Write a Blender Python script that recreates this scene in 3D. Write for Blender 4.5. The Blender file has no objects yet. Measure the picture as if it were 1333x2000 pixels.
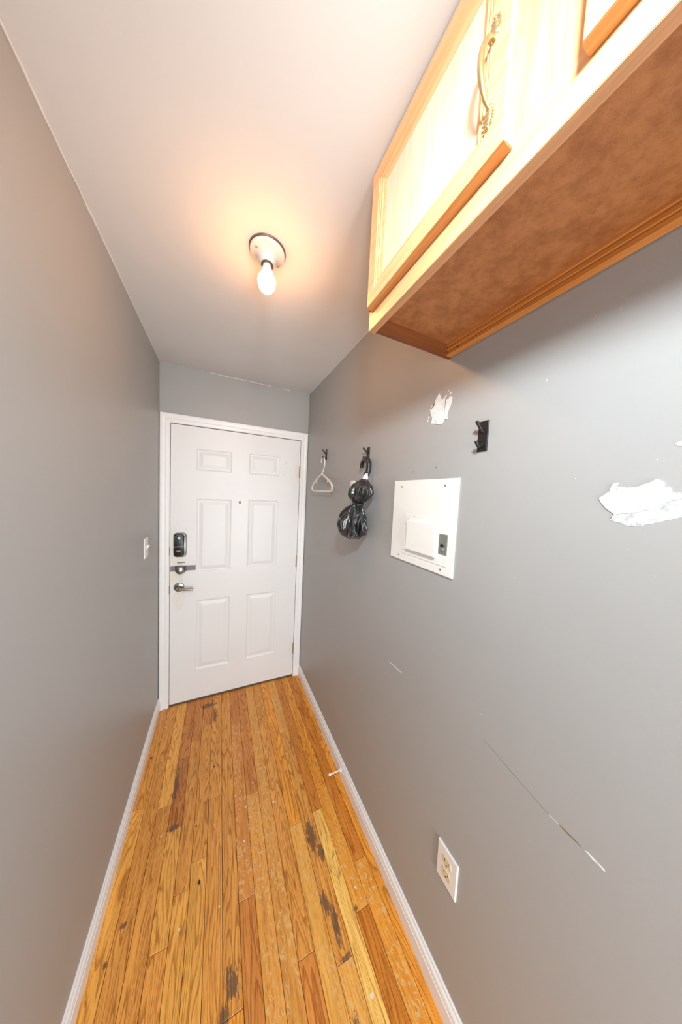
import bpy, bmesh, math, random
from mathutils import Vector, Matrix
from mathutils import noise as mnoise

random.seed(7)
S = bpy.context.scene
COL = S.collection
PI = math.pi

# ------------------------------------------------------------------ room dimensions (metres)
W, H, YB = 1.0366, 2.4256, -3.6       # hall width, ceiling height, far end behind the camera
EPS = 0.0

# ------------------------------------------------------------------ camera
cam_d = bpy.data.cameras.new('camera')
cam_d.sensor_fit = 'VERTICAL'; cam_d.sensor_height = 36.0
cam_d.lens = 503.5626 / 2000 * 36.0
cam_d.clip_start = 0.02; cam_d.clip_end = 50
cam = bpy.data.objects.new('camera', cam_d); COL.objects.link(cam)
_R = ((0.9047504680590975, -0.01667799752300534, -0.425615360326042),
      (-0.4232355617542749, 0.07726346064258062, -0.9027192348211462),
      (0.04794006480374527, 0.996871206349223, 0.0628454305296549))
cam.matrix_world = Matrix.Translation((0.376458, -2.121311, 1.597360)) @ Matrix(_R).to_4x4()
S.camera = cam

# ------------------------------------------------------------------ world, lights, exposure
wd = bpy.data.worlds.new('world'); S.world = wd; wd.use_nodes = True
wd.node_tree.nodes['Background'].inputs[0].default_value = (0.8, 0.86, 1.0, 1)
wd.node_tree.nodes['Background'].inputs[1].default_value = 0.35
S.view_settings.view_transform = 'Standard'; S.view_settings.look = 'None'
S.view_settings.exposure = 0.17; S.view_settings.gamma = 1.0
S.view_settings.use_curve_mapping = False

def light(name, kind, loc, power, color, size=0.1, sizey=None, aim=None, spread=None):
    d = bpy.data.lights.new(name, kind); d.energy = power; d.color = color
    if kind == 'AREA':
        d.shape = 'RECTANGLE' if sizey else 'SQUARE'; d.size = size
        if sizey: d.size_y = sizey
        if spread: d.spread = spread
    else:
        d.shadow_soft_size = size
    o = bpy.data.objects.new(name, d); COL.objects.link(o); o.location = loc
    if aim is not None:
        o.rotation_euler = (Vector(aim) - Vector(loc)).to_track_quat('-Z', 'Y').to_euler()
    return o
# the photographer's flash beside and above the camera, and daylight from the room behind
light('flash_light', 'AREA', (0.40, -2.22, 2.19), 10.0, (0.86, 0.975, 1.04), 0.12, aim=(0.95, -1.35, 1.35), spread=math.radians(150))
light('room_daylight', 'AREA', (0.72, -3.50, 0.95), 41.0, (0.89, 0.985, 1.05), 0.56, 1.5, aim=(0.50, 0, 0.95))

# ------------------------------------------------------------------ node helpers
def new_mat(name):
    m = bpy.data.materials.new(name); m.use_nodes = True
    nt = m.node_tree; b = nt.nodes['Principled BSDF']
    return m, nt, b
def N(nt, t, **kw):
    n = nt.nodes.new(t)
    for k, v in kw.items(): setattr(n, k, v)
    return n
def L(nt, a, b): nt.links.new(a, b)
def val(nt, sock, v):
    if isinstance(v, (int, float)): sock.default_value = v
    elif isinstance(v, (tuple, list)): sock.default_value = v
    else: L(nt, v, sock)
def M(nt, op, a, b=0.0, c=0.0, clamp=False):
    n = N(nt, 'ShaderNodeMath', operation=op); n.use_clamp = clamp
    val(nt, n.inputs[0], a); val(nt, n.inputs[1], b); val(nt, n.inputs[2], c)
    return n.outputs[0]
def mix(nt, f, a, b):
    n = N(nt, 'ShaderNodeMix', data_type='RGBA'); val(nt, n.inputs[0], f)
    for s, v in ((n.inputs[6], a), (n.inputs[7], b)):
        if isinstance(v, tuple): s.default_value = (*v[:3], 1)
        else: L(nt, v, s)
    return n.outputs[2]
def sep(nt, v):
    n = N(nt, 'ShaderNodeSeparateXYZ'); L(nt, v, n.inputs[0]); return n.outputs
def comb(nt, x, y, z):
    n = N(nt, 'ShaderNodeCombineXYZ')
    for s, v in zip(n.inputs, (x, y, z)): val(nt, s, v)
    return n.outputs[0]
def noise(nt, vec, scale=1.0, detail=3.0, rough=0.5, dist=0.0):
    n = N(nt, 'ShaderNodeTexNoise'); L(nt, vec, n.inputs['Vector'])
    n.inputs['Scale'].default_value = scale; n.inputs['Detail'].default_value = detail
    n.inputs['Roughness'].default_value = rough; n.inputs['Distortion'].default_value = dist
    return n.outputs['Fac']
def smooth(nt, v, lo, hi, inv=False):
    n = N(nt, 'ShaderNodeMapRange', interpolation_type='SMOOTHSTEP'); val(nt, n.inputs[0], v)
    n.inputs[1].default_value = lo; n.inputs[2].default_value = hi
    n.inputs[3].default_value = 1.0 if inv else 0.0; n.inputs[4].default_value = 0.0 if inv else 1.0
    return n.outputs[0]
def bump(nt, b, h, strength=0.1, dist=0.001):
    n = N(nt, 'ShaderNodeBump'); n.inputs['Strength'].default_value = strength
    n.inputs['Distance'].default_value = dist; L(nt, h, n.inputs['Height']); L(nt, n.outputs[0], b.inputs['Normal'])
def pos(nt):
    return N(nt, 'ShaderNodeNewGeometry').outputs['Position']
def spots(nt, u, v, lst, warp=None, wa=0.0):
    """union mask of soft ellipses (u, v, ru, rv) with ragged edges, in world metres"""
    tot = None
    for (a, b, ra, rb) in lst:
        du = M(nt, 'DIVIDE', M(nt, 'SUBTRACT', u, a), ra); dv = M(nt, 'DIVIDE', M(nt, 'SUBTRACT', v, b), rb)
        d = M(nt, 'SQRT', M(nt, 'ADD', M(nt, 'MULTIPLY', du, du), M(nt, 'MULTIPLY', dv, dv)))
        if warp is not None: d = M(nt, 'ADD', d, M(nt, 'MULTIPLY', M(nt, 'SUBTRACT', warp, 0.5), wa))
        m = smooth(nt, d, 0.55, 1.0, inv=True)
        tot = m if tot is None else M(nt, 'MAXIMUM', tot, m)
    return tot

# ------------------------------------------------------------------ materials
def plain(name, col, rough=0.5, metal=0.0, spec=0.5, mottle=0.06, nscale=40, bmp=0.0, coat=0.0, bscale=300):
    m, nt, b = new_mat(name)
    P = pos(nt); n = noise(nt, P, nscale, 3)
    dark = tuple(c * (1 - mottle) for c in col); lite = tuple(min(1, c * (1 + mottle)) for c in col)
    L(nt, mix(nt, n, dark, lite), b.inputs['Base Color'])
    b.inputs['Roughness'].default_value = rough; b.inputs['Metallic'].default_value = metal
    b.inputs['Specular IOR Level'].default_value = spec
    if coat: b.inputs['Coat Weight'].default_value = coat; b.inputs['Coat Roughness'].default_value = 0.1
    if bmp: bump(nt, b, noise(nt, P, bscale, 3), bmp, 0.001)
    return m

def paint_wall(name, col):
    m, nt, b = new_mat(name)
    P = pos(nt)
    big = noise(nt, P, 1.7, 2); mid = noise(nt, P, 9, 3)
    t = M(nt, 'ADD', M(nt, 'MULTIPLY', big, 0.6), M(nt, 'MULTIPLY', mid, 0.4))
    c = mix(nt, t, tuple(x * 0.95 for x in col), tuple(x * 1.05 for x in col))
    sp = smooth(nt, noise(nt, P, 90, 1), 0.81, 0.83)          # rare pale nicks in the paint
    c = mix(nt, M(nt, 'MULTIPLY', sp, 0.5), c, (0.75, 0.73, 0.7))
    L(nt, c, b.inputs['Base Color'])
    r = M(nt, 'ADD', 0.36, M(nt, 'MULTIPLY', mid, 0.12)); L(nt, r, b.inputs['Roughness'])
    b.inputs['Specular IOR Level'].default_value = 0.45
    h = M(nt, 'ADD', M(nt, 'MULTIPLY', noise(nt, P, 210, 3), 0.5), M(nt, 'MULTIPLY', noise(nt, P, 24, 2), 0.9))
    bump(nt, b, h, 0.22, 0.0012)
    return m

GREY = (0.388, 0.378, 0.366)
m_wall = paint_wall('grey_wall_paint', GREY)
m_ceil = plain('white_ceiling_paint', (0.70, 0.68, 0.665), 0.75, mottle=0.03, nscale=6, bmp=0.12, bscale=160)
m_trim = plain('white_gloss_trim', (0.89, 0.88, 0.87), 0.32, mottle=0.03, nscale=30, bmp=0.05, bscale=60)
m_white_plastic = plain('white_plastic', (0.82, 0.80, 0.76), 0.35, mottle=0.02)
m_ivory = plain('ivory_plastic', (0.74, 0.60, 0.37), 0.4, mottle=0.06)
m_black_plastic = plain('black_plastic', (0.018, 0.017, 0.018), 0.3, mottle=0.1)
m_black_metal = plain('black_powder_metal', (0.022, 0.019, 0.018), 0.38, metal=0.3, mottle=0.15, nscale=120)
m_nickel = plain('satin_nickel', (0.30, 0.28, 0.25), 0.30, metal=1.0, mottle=0.1, nscale=200)
m_steel = plain('brushed_steel', (0.21, 0.185, 0.185), 0.5, metal=0.3, mottle=0.1, nscale=200)
m_brass = plain('dull_brass', (0.62, 0.47, 0.24), 0.35, metal=0.9, mottle=0.25, nscale=160)
m_rustbrass = plain('painted_over_brass_hinge', (0.36, 0.30, 0.21), 0.5, metal=0.2, mottle=0.5, nscale=150)
m_dark = plain('dark_gap', (0.012, 0.010, 0.009), 0.8)
m_hole = plain('nail_hole_dark', (0.10, 0.09, 0.085), 0.9)
m_brown_line = plain('exposed_brown_board', (0.23, 0.14, 0.075), 0.9, mottle=0.4, nscale=200)
m_crack = plain('hairline_crack', (0.20, 0.19, 0.18), 0.9)
m_latch = plain('grey_latch_metal', (0.28, 0.29, 0.25), 0.45, metal=0.5, mottle=0.15, nscale=300)
m_panelw = plain('enamelled_cream_steel', (0.86, 0.845, 0.80), 0.3, mottle=0.02)
m_porcelain = plain('white_porcelain', (0.80, 0.74, 0.66), 0.18, mottle=0.03, coat=0.5)
m_rimdark = plain('tarnished_rim', (0.20, 0.15, 0.11), 0.35, metal=0.8, mottle=0.2)
m_threshold = plain('metal_threshold', (0.22, 0.17, 0.13), 0.45, metal=0.6, mottle=0.3, nscale=80)

def m_spackle(name, lo, hi, edge):
    m, nt, b = new_mat(name); P = pos(nt)
    n = noise(nt, P, 130, 5, 0.65); n2 = noise(nt, P, 28, 3)
    f = smooth(nt, M(nt, 'ADD', M(nt, 'MULTIPLY', n, 0.6), M(nt, 'MULTIPLY', n2, 0.4)), edge[0], edge[1])
    L(nt, mix(nt, f, lo, hi), b.inputs['Base Color']); b.inputs['Roughness'].default_value = 0.85
    bump(nt, b, M(nt, 'ADD', n, n2), 0.6, 0.002)
    return m
m_spack = m_spackle('dry_white_spackle', (0.62, 0.60, 0.58), (0.84, 0.83, 0.82), (0.35, 0.55))
m_smear = m_spackle('thin_spackle_smear', (0.40, 0.395, 0.40), (0.66, 0.66, 0.68), (0.38, 0.60))

def m_bulb():
    m, nt, b = new_mat('lit_bulb_glass')
    b.inputs['Base Color'].default_value = (1, 0.95, 0.85, 1)
    b.inputs['Emission Color'].default_value = (1.0, 0.45, 0.15, 1)
    b.inputs['Emission Strength'].default_value = 140.0
    return m
m_bulb = m_bulb()

# painted steel door: white with greasy yellow wear near the locks and hinges
def door_mat():
    m, nt, b = new_mat('white_door_enamel'); P = pos(nt); x, y, z = sep(nt, P)
    w = noise(nt, P, 22, 4, 0.6)
    stain = spots(nt, x, z, [(0.10, 0.965, 0.055, 0.10), (0.12, 0.80, 0.05, 0.10), (0.09, 1.17, 0.07, 0.20),
                             (0.965, 1.77, 0.035, 0.10), (0.965, 0.25, 0.03, 0.10)], w, 1.1)
    c = mix(nt, noise(nt, P, 5, 3), (0.80, 0.79, 0.775), (0.85, 0.84, 0.825))
    c = mix(nt, M(nt, 'MULTIPLY', stain, M(nt, 'MULTIPLY', smooth(nt, noise(nt, P, 60, 4, 0.7), 0.30, 0.70), 0.42)), c, (0.80, 0.62, 0.38))
    marks = spots(nt, x, z, [(0.86, 1.80, 0.006, 0.010), (0.85, 1.745, 0.005, 0.010), (0.16, 1.305, 0.012, 0.003),
                             (0.86, 1.845, 0.006, 0.012), (0.835, 0.62, 0.004, 0.006), (0.135, 0.935, 0.012, 0.006)], w, 0.9)
    c = mix(nt, M(nt, 'MULTIPLY', marks, 0.3), c, (0.42, 0.36, 0.30))
    L(nt, c, b.inputs['Base Color']); b.inputs['Roughness'].default_value = 0.38
    bump(nt, b, noise(nt, P, 45, 3), 0.10, 0.001)
    return m
m_door = door_mat()

# ---- oak floor: grain, cathedral rings, pores; tone from the plank's own colour, seed from its alpha
STAINS = [(0.79, -1.085, 0.030, 0.085), (0.812, -1.16, 0.018, 0.05), (0.777, -1.30, 0.020, 0.055), (0.795, -1.36, 0.020, 0.09), (0.80, -1.44, 0.030, 0.010),
          (0.775, -1.565, 0.016, 0.050), (0.44, -1.335, 0.030, 0.060), (0.415, -1.38, 0.02, 0.03),
          (0.205, -0.805, 0.028, 0.020), (0.19, -0.60, 0.014, 0.12), (0.085, -1.055, 0.016, 0.012), (0.055, -1.13, 0.010, 0.014),
          (0.32, -0.09, 0.075, 0.035), (0.37, -0.20, 0.02, 0.08), (0.88, -1.36, 0.012, 0.012)]
DOTS = [(0.325, -1.045, 0.006), (0.371, -0.577, 0.005), (0.815, -0.60, 0.004), (0.035, -0.385, 0.006), (0.30, -0.84, 0.004)]
SPECK = [(0.654, -0.885, 0.006), (0.52, -0.85, 0.0055), (0.53, -0.92, 0.003), (0.532, -0.90, 0.0035), (0.502, -0.985, 0.005), (0.157, -0.82, 0.005),
         (0.38, -0.87, 0.004), (0.268, -1.145, 0.0055), (0.40, -1.145, 0.004), (0.905, -1.31, 0.006), (0.845, -1.535, 0.008),
         (0.155, -1.335, 0.0065), (0.41, -0.66, 0.0035), (0.565, -0.75, 0.004)]
def oak_mat(name, ray):
    m, nt, b = new_mat(name); P = pos(nt); x, y, z = sep(nt, P)
    oi = N(nt, 'ShaderNodeObjectInfo'); seed = M(nt, 'MULTIPLY', oi.outputs['Alpha'], 61.0)
    wob = noise(nt, comb(nt, M(nt, 'MULTIPLY', x, 9), M(nt, 'MULTIPLY', y, 3.0), seed), 1, 2)
    fx = M(nt, 'ADD', M(nt, 'MULTIPLY', x, 310), M(nt, 'MULTIPLY', wob, 20))
    fine = noise(nt, comb(nt, fx, M(nt, 'MULTIPLY', y, 11), seed), 1, 4, 0.6)
    pore = smooth(nt, noise(nt, comb(nt, M(nt, 'MULTIPLY', fx, 1.9), M(nt, 'MULTIPLY', y, 30), M(nt, 'ADD', seed, 9)), 1, 2, 0.5), 0.60, 0.70)
    cath = noise(nt, comb(nt, M(nt, 'MULTIPLY', x, 21), M(nt, 'MULTIPLY', y, 1.7), M(nt, 'ADD', seed, 3)), 1, 1, 0.4)
    ringp = M(nt, 'FRACT', M(nt, 'MULTIPLY', M(nt, 'ADD', cath, M(nt, 'MULTIPLY', fine, 0.03)), 15.0))
    ring = M(nt, 'MULTIPLY', smooth(nt, ringp, 0.55, 0.93), smooth(nt, ringp, 0.93, 1.0, inv=True))
    tone = oi.outputs['Color']
    base = mix(nt, noise(nt, comb(nt, M(nt, 'MULTIPLY', x, 26), M(nt, 'MULTIPLY', y, 3.4), seed), 1, 3), (0.78, 0.72, 0.64), (1.34, 1.36, 1.34))
    mu = N(nt, 'ShaderNodeMix', data_type='RGBA', blend_type='MULTIPLY'); mu.inputs[0].default_value = 1.0
    L(nt, tone, mu.inputs[6]); L(nt, base, mu.inputs[7]); c = mu.outputs[2]
    def darken(c, f, col):
        q = N(nt, 'ShaderNodeMix', data_type='RGBA', blend_type='MULTIPLY'); val(nt, q.inputs[0], f)
        L(nt, c, q.inputs[6]); q.inputs[7].default_value = (*col, 1); return q.outputs[2]
    c = darken(c, M(nt, 'MULTIPLY', smooth(nt, fine, 0.45, 0.70), 0.70), (0.62, 0.47, 0.32))
    c = darken(c, M(nt, 'MULTIPLY', ring, 0.80 if not ray else 0.2), (0.50, 0.36, 0.22))
    c = darken(c, M(nt, 'MULTIPLY', pore, 0.55), (0.45, 0.32, 0.20))
    if ray:   # medullary ray flecks of quarter-sawn oak: short wavy pale dashes
        a = M(nt, 'ADD', M(nt, 'MULTIPLY', x, 190), M(nt, 'MULTIPLY', noise(nt, comb(nt, M(nt, 'MULTIPLY', x, 30), M(nt, 'MULTIPLY', y, 30), seed), 1, 2), 9.0))
        a = M(nt, 'ADD', a, M(nt, 'MULTIPLY', y, 26))
        r = noise(nt, comb(nt, a, M(nt, 'MULTIPLY', y, 48), seed), 1, 1, 0.4)
        zone = smooth(nt, noise(nt, comb(nt, M(nt, 'MULTIPLY', x, 22), M(nt, 'MULTIPLY', y, 5), M(nt, 'ADD', seed, 5)), 1, 1), 0.34, 0.50)
        f = M(nt, 'MULTIPLY', smooth(nt, r, 0.545, 0.62), zone)
        c = mix(nt, M(nt, 'MULTIPLY', f, 0.72), c, (0.80, 0.50, 0.20))
    w = noise(nt, comb(nt, M(nt, 'MULTIPLY', x, 110), M(nt, 'MULTIPLY', y, 34), 1.0), 1, 4, 0.7)
    st = spots(nt, x, y, [(a_, b_, c_ * 0.8, d_ * 0.8) for a_, b_, c_, d_ in STAINS], w, 3.2)
    c = mix(nt, M(nt, 'MULTIPLY', st, 0.80), c, (0.11, 0.062, 0.042))
    dt = spots(nt, x, y, [(a_, b_, r_, r_ * 1.6) for a_, b_, r_ in DOTS])
    c = mix(nt, dt, c, (0.03, 0.015, 0.008))
    sk = spots(nt, x, y, [(a_, b_, r_ * 0.95, r_ * 0.85) for a_, b_, r_ in SPECK], noise(nt, P, 400, 2), 0.8)
    c = mix(nt, sk, c, (0.82, 0.74, 0.66))
    L(nt, c, b.inputs['Base Color'])
    L(nt, M(nt, 'ADD', 0.26, M(nt, 'MULTIPLY', fine, 0.16)), b.inputs['Roughness'])
    b.inputs['Specular IOR Level'].default_value = 0.42
    bump(nt, b, M(nt, 'SUBTRACT', fine, M(nt, 'MULTIPLY', pore, 0.8)), 0.10, 0.0005)
    return m
m_oak = oak_mat('oak_strip', False); m_ray = oak_mat('oak_strip_rayed', True)

# ---- cabinet woods (grain along a chosen axis: 1 = hall direction, 2 = vertical)
def cab_wood(name, lo, hi, axis=1, rough=0.42, scale=1.0):
    m, nt, b = new_mat(name); x, y, z = sep(nt, pos(nt))
    k = 170 * scale
    if axis == 1: v = comb(nt, M(nt, 'MULTIPLY', x, k), M(nt, 'MULTIPLY', y, 6), M(nt, 'MULTIPLY', z, k))
    elif axis == 0: v = comb(nt, M(nt, 'MULTIPLY', x, 6), M(nt, 'MULTIPLY', y, k), M(nt, 'MULTIPLY', z, k))
    else: v = comb(nt, M(nt, 'MULTIPLY', x, k), M(nt, 'MULTIPLY', y, k), M(nt, 'MULTIPLY', z, 6))
    n = noise(nt, v, 1, 4, 0.6, 0.3); n2 = noise(nt, v, 0.22, 2)
    t = smooth(nt, M(nt, 'ADD', M(nt, 'MULTIPLY', n, 0.6), M(nt, 'MULTIPLY', n2, 0.4)), 0.36, 0.64)
    L(nt, mix(nt, t, lo, hi), b.inputs['Base Color']); b.inputs['Roughness'].default_value = rough
    bump(nt, b, n, 0.12, 0.0005)
    return m
m_oakcab = cab_wood('honey_oak', (0.78, 0.42, 0.175), (0.90, 0.54, 0.28), 1)
m_edge = cab_wood('dark_honey_oak_edge', (0.50, 0.20, 0.055), (0.62, 0.28, 0.085), 1)
m_band = cab_wood('raw_brown_edge', (0.50, 0.225, 0.095), (0.60, 0.30, 0.14), 1)
m_oakcab_v = cab_wood('honey_oak_upright', (0.78, 0.42, 0.175), (0.90, 0.54, 0.28), 2)
m_veneer = cab_wood('pale_oak_veneer', (0.92, 0.67, 0.45), (0.96, 0.77, 0.58), 2, 0.4, 0.5)
m_side = cab_wood('brown_side_veneer', (0.16, 0.045, 0.010), (0.21, 0.065, 0.016), 0, 0.45)
m_rail = cab_wood('orange_pine_rail', (0.52, 0.18, 0.035), (0.64, 0.25, 0.06), 1, 0.4, 0.6)
def hardboard():
    m, nt, b = new_mat('brown_hardboard'); P = pos(nt)
    n = noise(nt, P, 26, 4, 0.65); n2 = noise(nt, P, 500, 2); n3 = noise(nt, P, 75, 3, 0.6)
    t = smooth(nt, M(nt, 'ADD', M(nt, 'MULTIPLY', n, 0.5), M(nt, 'ADD', M(nt, 'MULTIPLY', n2, 0.2), M(nt, 'MULTIPLY', n3, 0.3))), 0.36, 0.66)
    L(nt, mix(nt, t, (0.29, 0.10, 0.028), (0.44, 0.175, 0.058)), b.inputs['Base Color'])
    b.inputs['Roughness'].default_value = 0.5
    bump(nt, b, n2, 0.2, 0.0006)
    return m
m_hard = hardboard()
# umbrella cloth
def cloth_mat():
    m, nt, b = new_mat('black_umbrella_nylon'); P = pos(nt)
    n = noise(nt, P, 30, 3)
    L(nt, mix(nt, n, (0.006, 0.0065, 0.007), (0.020, 0.022, 0.025)), b.inputs['Base Color'])
    b.inputs['Roughness'].default_value = 0.25; b.inputs['Specular IOR Level'].default_value = 0.9
    b.inputs['Coat Weight'].default_value = 0.35; b.inputs['Coat Roughness'].default_value = 0.18
    bump(nt, b, noise(nt, P, 26, 2, 0.5, 1.0), 0.5, 0.012)
    return m
m_cloth = cloth_mat()

# ------------------------------------------------------------------ mesh helpers
def mk(name, bm, mat, parent=None, loc=(0, 0, 0), rot=None, smooth_=False, bevel=0.0, bseg=2):
    if bevel > 0:
        es = [e for e in bm.edges if len(e.link_faces) == 2 and e.calc_face_angle(0) > 0.6]
        bmesh.ops.bevel(bm, geom=es, offset=bevel, segments=bseg, profile=0.5, affect='EDGES', clamp_overlap=True)
    bmesh.ops.recalc_face_normals(bm, faces=bm.faces[:])
    me = bpy.data.meshes.new(name); bm.to_mesh(me); bm.free()
    me.materials.append(mat)
    if smooth_:
        for p in me.polygons: p.use_smooth = True
        try: me.set_sharp_from_angle(angle=0.7)
        except Exception: pass
    o = bpy.data.objects.new(name, me); COL.objects.link(o)
    o.location = loc
    if rot: o.rotation_euler = rot
    if parent is not None:
        o.parent = parent
        o.location = Vector(loc) - (parent['_o'] if False else Vector(ORG.get(parent.name, (0, 0, 0))))
    ORG[o.name] = tuple(loc)
    return o
ORG = {}
def box(bm, a, b):
    vs = [bm.verts.new((x, y, z)) for x in (a[0], b[0]) for y in (a[1], b[1]) for z in (a[2], b[2])]
    for f in ((0, 1, 3, 2), (4, 6, 7, 5), (0, 4, 5, 1), (2, 3, 7, 6), (0, 2, 6, 4), (1, 5, 7, 3)):
        bm.faces.new([vs[i] for i in f])
    return vs
def bxm(*boxes):
    bm = bmesh.new()
    for a, b in boxes: box(bm, a, b)
    return bm
def extr(profile, axis, t0, t1, bm=None):
    """closed 2-D profile extruded along axis (0: (y,z), 1: (x,z), 2: (x,y))"""
    bm = bm or bmesh.new()
    def P(u, v, t): return {0: (t, u, v), 1: (u, t, v), 2: (u, v, t)}[axis]
    A = [bm.verts.new(P(u, v, t0)) for u, v in profile]; B = [bm.verts.new(P(u, v, t1)) for u, v in profile]
    n = len(profile)
    for i in range(n): bm.faces.new((A[i], A[(i + 1) % n], B[(i + 1) % n], B[i]))
    bm.faces.new(A); bm.faces.new(B[::-1])
    return bm
def lathe(prof, seg=32, axis=Vector((0, 0, 1)), origin=(0, 0, 0), bm=None):
    """prof: (r, h) pairs along axis"""
    bm = bm or bmesh.new(); axis = Vector(axis).normalized()
    q = Vector((0, 0, 1)).rotation_difference(axis).to_matrix(); rings = []
    for r, h in prof:
        if r < 1e-6: rings.append([bm.verts.new(Vector(origin) + q @ Vector((0, 0, h)))])
        else: rings.append([bm.verts.new(Vector(origin) + q @ Vector((r * math.cos(2 * PI * i / seg), r * math.sin(2 * PI * i / seg), h))) for i in range(seg)])
    for A, B in zip(rings, rings[1:]):
        for i in range(seg):
            j = (i + 1) % seg
            if len(A) == 1 and len(B) > 1: bm.faces.new((A[0], B[i], B[j]))
            elif len(B) == 1 and len(A) > 1: bm.faces.new((A[i], A[j], B[0]))
            elif len(A) > 1: bm.faces.new((A[i], A[j], B[j], B[i]))
    for E_ in (rings[0], rings[-1]):
        if len(E_) > 2: bm.faces.new(E_)
    return bm
def spline(pts, n=6):
    P = [Vector(p) for p in pts]; out = []
    for i in range(len(P) - 1):
        p0 = P[max(i - 1, 0)]; p1 = P[i]; p2 = P[i + 1]; p3 = P[min(i + 2, len(P) - 1)]
        for k in range(n):
            t = k / n
            out.append(0.5 * ((2 * p1) + (-p0 + p2) * t + (2 * p0 - 5 * p1 + 4 * p2 - p3) * t * t + (-p0 + 3 * p1 - 3 * p2 + p3) * t ** 3))
    out.append(P[-1]); return out
def tube(pts, r, seg=10, bm=None, closed=False, flat=1.0):
    """r: float or list per point"""
    bm = bm or bmesh.new(); P = [Vector(p) for p in pts]; n = len(P)
    R_ = r if isinstance(r, (list, tuple)) else [r] * n
    rings = []; nrm = None
    for i in range(n):
        if closed: t = (P[(i + 1) % n] - P[i - 1]).normalized()
        else: t = (P[min(i + 1, n - 1)] - P[max(i - 1, 0)]).normalized()
        if nrm is None:
            nrm = t.orthogonal().normalized()
        nrm = (nrm - t * nrm.dot(t)).normalized(); bn = t.cross(nrm)
        rings.append([bm.verts.new(P[i] + (nrm * math.cos(2 * PI * k / seg) + bn * math.sin(2 * PI * k / seg) * flat) * R_[i]) for k in range(seg)])
    m = n if closed else n - 1
    for i in range(m):
        A = rings[i]; B = rings[(i + 1) % n]
        for k in range(seg): bm.faces.new((A[k], A[(k + 1) % seg], B[(k + 1) % seg], B[k]))
    if not closed: bm.faces.new(rings[0][::-1]); bm.faces.new(rings[-1])
    return bm
def empty(name, loc):
    o = bpy.data.objects.new(name, None); COL.objects.link(o); o.location = loc; o.empty_display_size = 0.05
    ORG[o.name] = tuple(loc); return o
def tag(o, label=None, cat=None, group=None, kind=None):
    if label: o['label'] = label
    if cat: o['category'] = cat
    if group: o['group'] = group
    if kind: o['kind'] = kind
    return o
def rrect(w, h, r, n=5):
    """rounded rectangle outline centred on 0"""
    out = []
    for cx_, cy_, a0 in ((w / 2 - r, h / 2 - r, 0), (-w / 2 + r, h / 2 - r, 90), (-w / 2 + r, -h / 2 + r, 180), (w / 2 - r, -h / 2 + r, 270)):
        for k in range(n + 1):
            a = math.radians(a0 + 90 * k / n); out.append((cx_ + r * math.cos(a), cy_ + r * math.sin(a)))
    return out

# ================================================================== STRUCTURE
T = 0.10
# floor: slab and oak strips
floor = mk('floor', bxm(((-T, YB - T, -0.12), (W + T, T, -0.0185))), m_dark)
tag(floor, 'narrow oak strip floor in warm orange brown', kind='structure')
BND = [0.004, 0.062, 0.120, 0.179, 0.237, 0.291, 0.350, 0.411, 0.469, 0.528, 0.588, 0.645, 0.704, 0.763, 0.823, 0.875, 0.933, 0.991, 1.0346]
JT = {0: [-.657], 1: [-.437, -1.36], 2: [-.327, -.694], 3: [-.456, -.811, -1.17], 4: [-.361, -1.048], 5: [-.265, -.970], 6: [-.747],
      7: [-.472, -1.39], 8: [-.31, -1.166], 9: [-.80], 10: [-.675], 11: [-.35, -1.382], 12: [-1.017], 13: [-.515, -1.444],
      14: [-1.004], 15: [-.92, -1.37], 16: [-1.243], 17: []}
GOLD = (0.84, 0.41, 0.085); MID = (0.74, 0.33, 0.070); RED = (0.66, 0.255, 0.055); DRK = (0.54, 0.20, 0.045); LITE = (0.98, 0.56, 0.15)
ORNG = (0.82, 0.34, 0.045); DORG = (0.66, 0.24, 0.034)
TONE = {0: [MID, GOLD], 1: [MID, MID, GOLD], 2: [GOLD, GOLD, MID], 3: [RED, DRK, GOLD, MID], 4: [RED, MID, GOLD], 5: [RED, MID, GOLD], 6: [MID, MID],
        7: [MID, MID, ORNG], 8: [RED, RED, RED], 9: [RED, MID], 10: [MID, MID], 11: [MID, MID, RED], 12: [ORNG, GOLD],
        13: [MID, MID, GOLD], 14: [DORG, LITE], 15: [ORNG, ORNG, DORG], 16: [DORG, ORNG], 17: [ORNG]}
RAYED = {(9, 1), (10, 1), (12, 1), (10, 0), (13, 0), (16, 1), (15, 1), (8, 1), (13, 2)}
rnd = random.Random(3)
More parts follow.
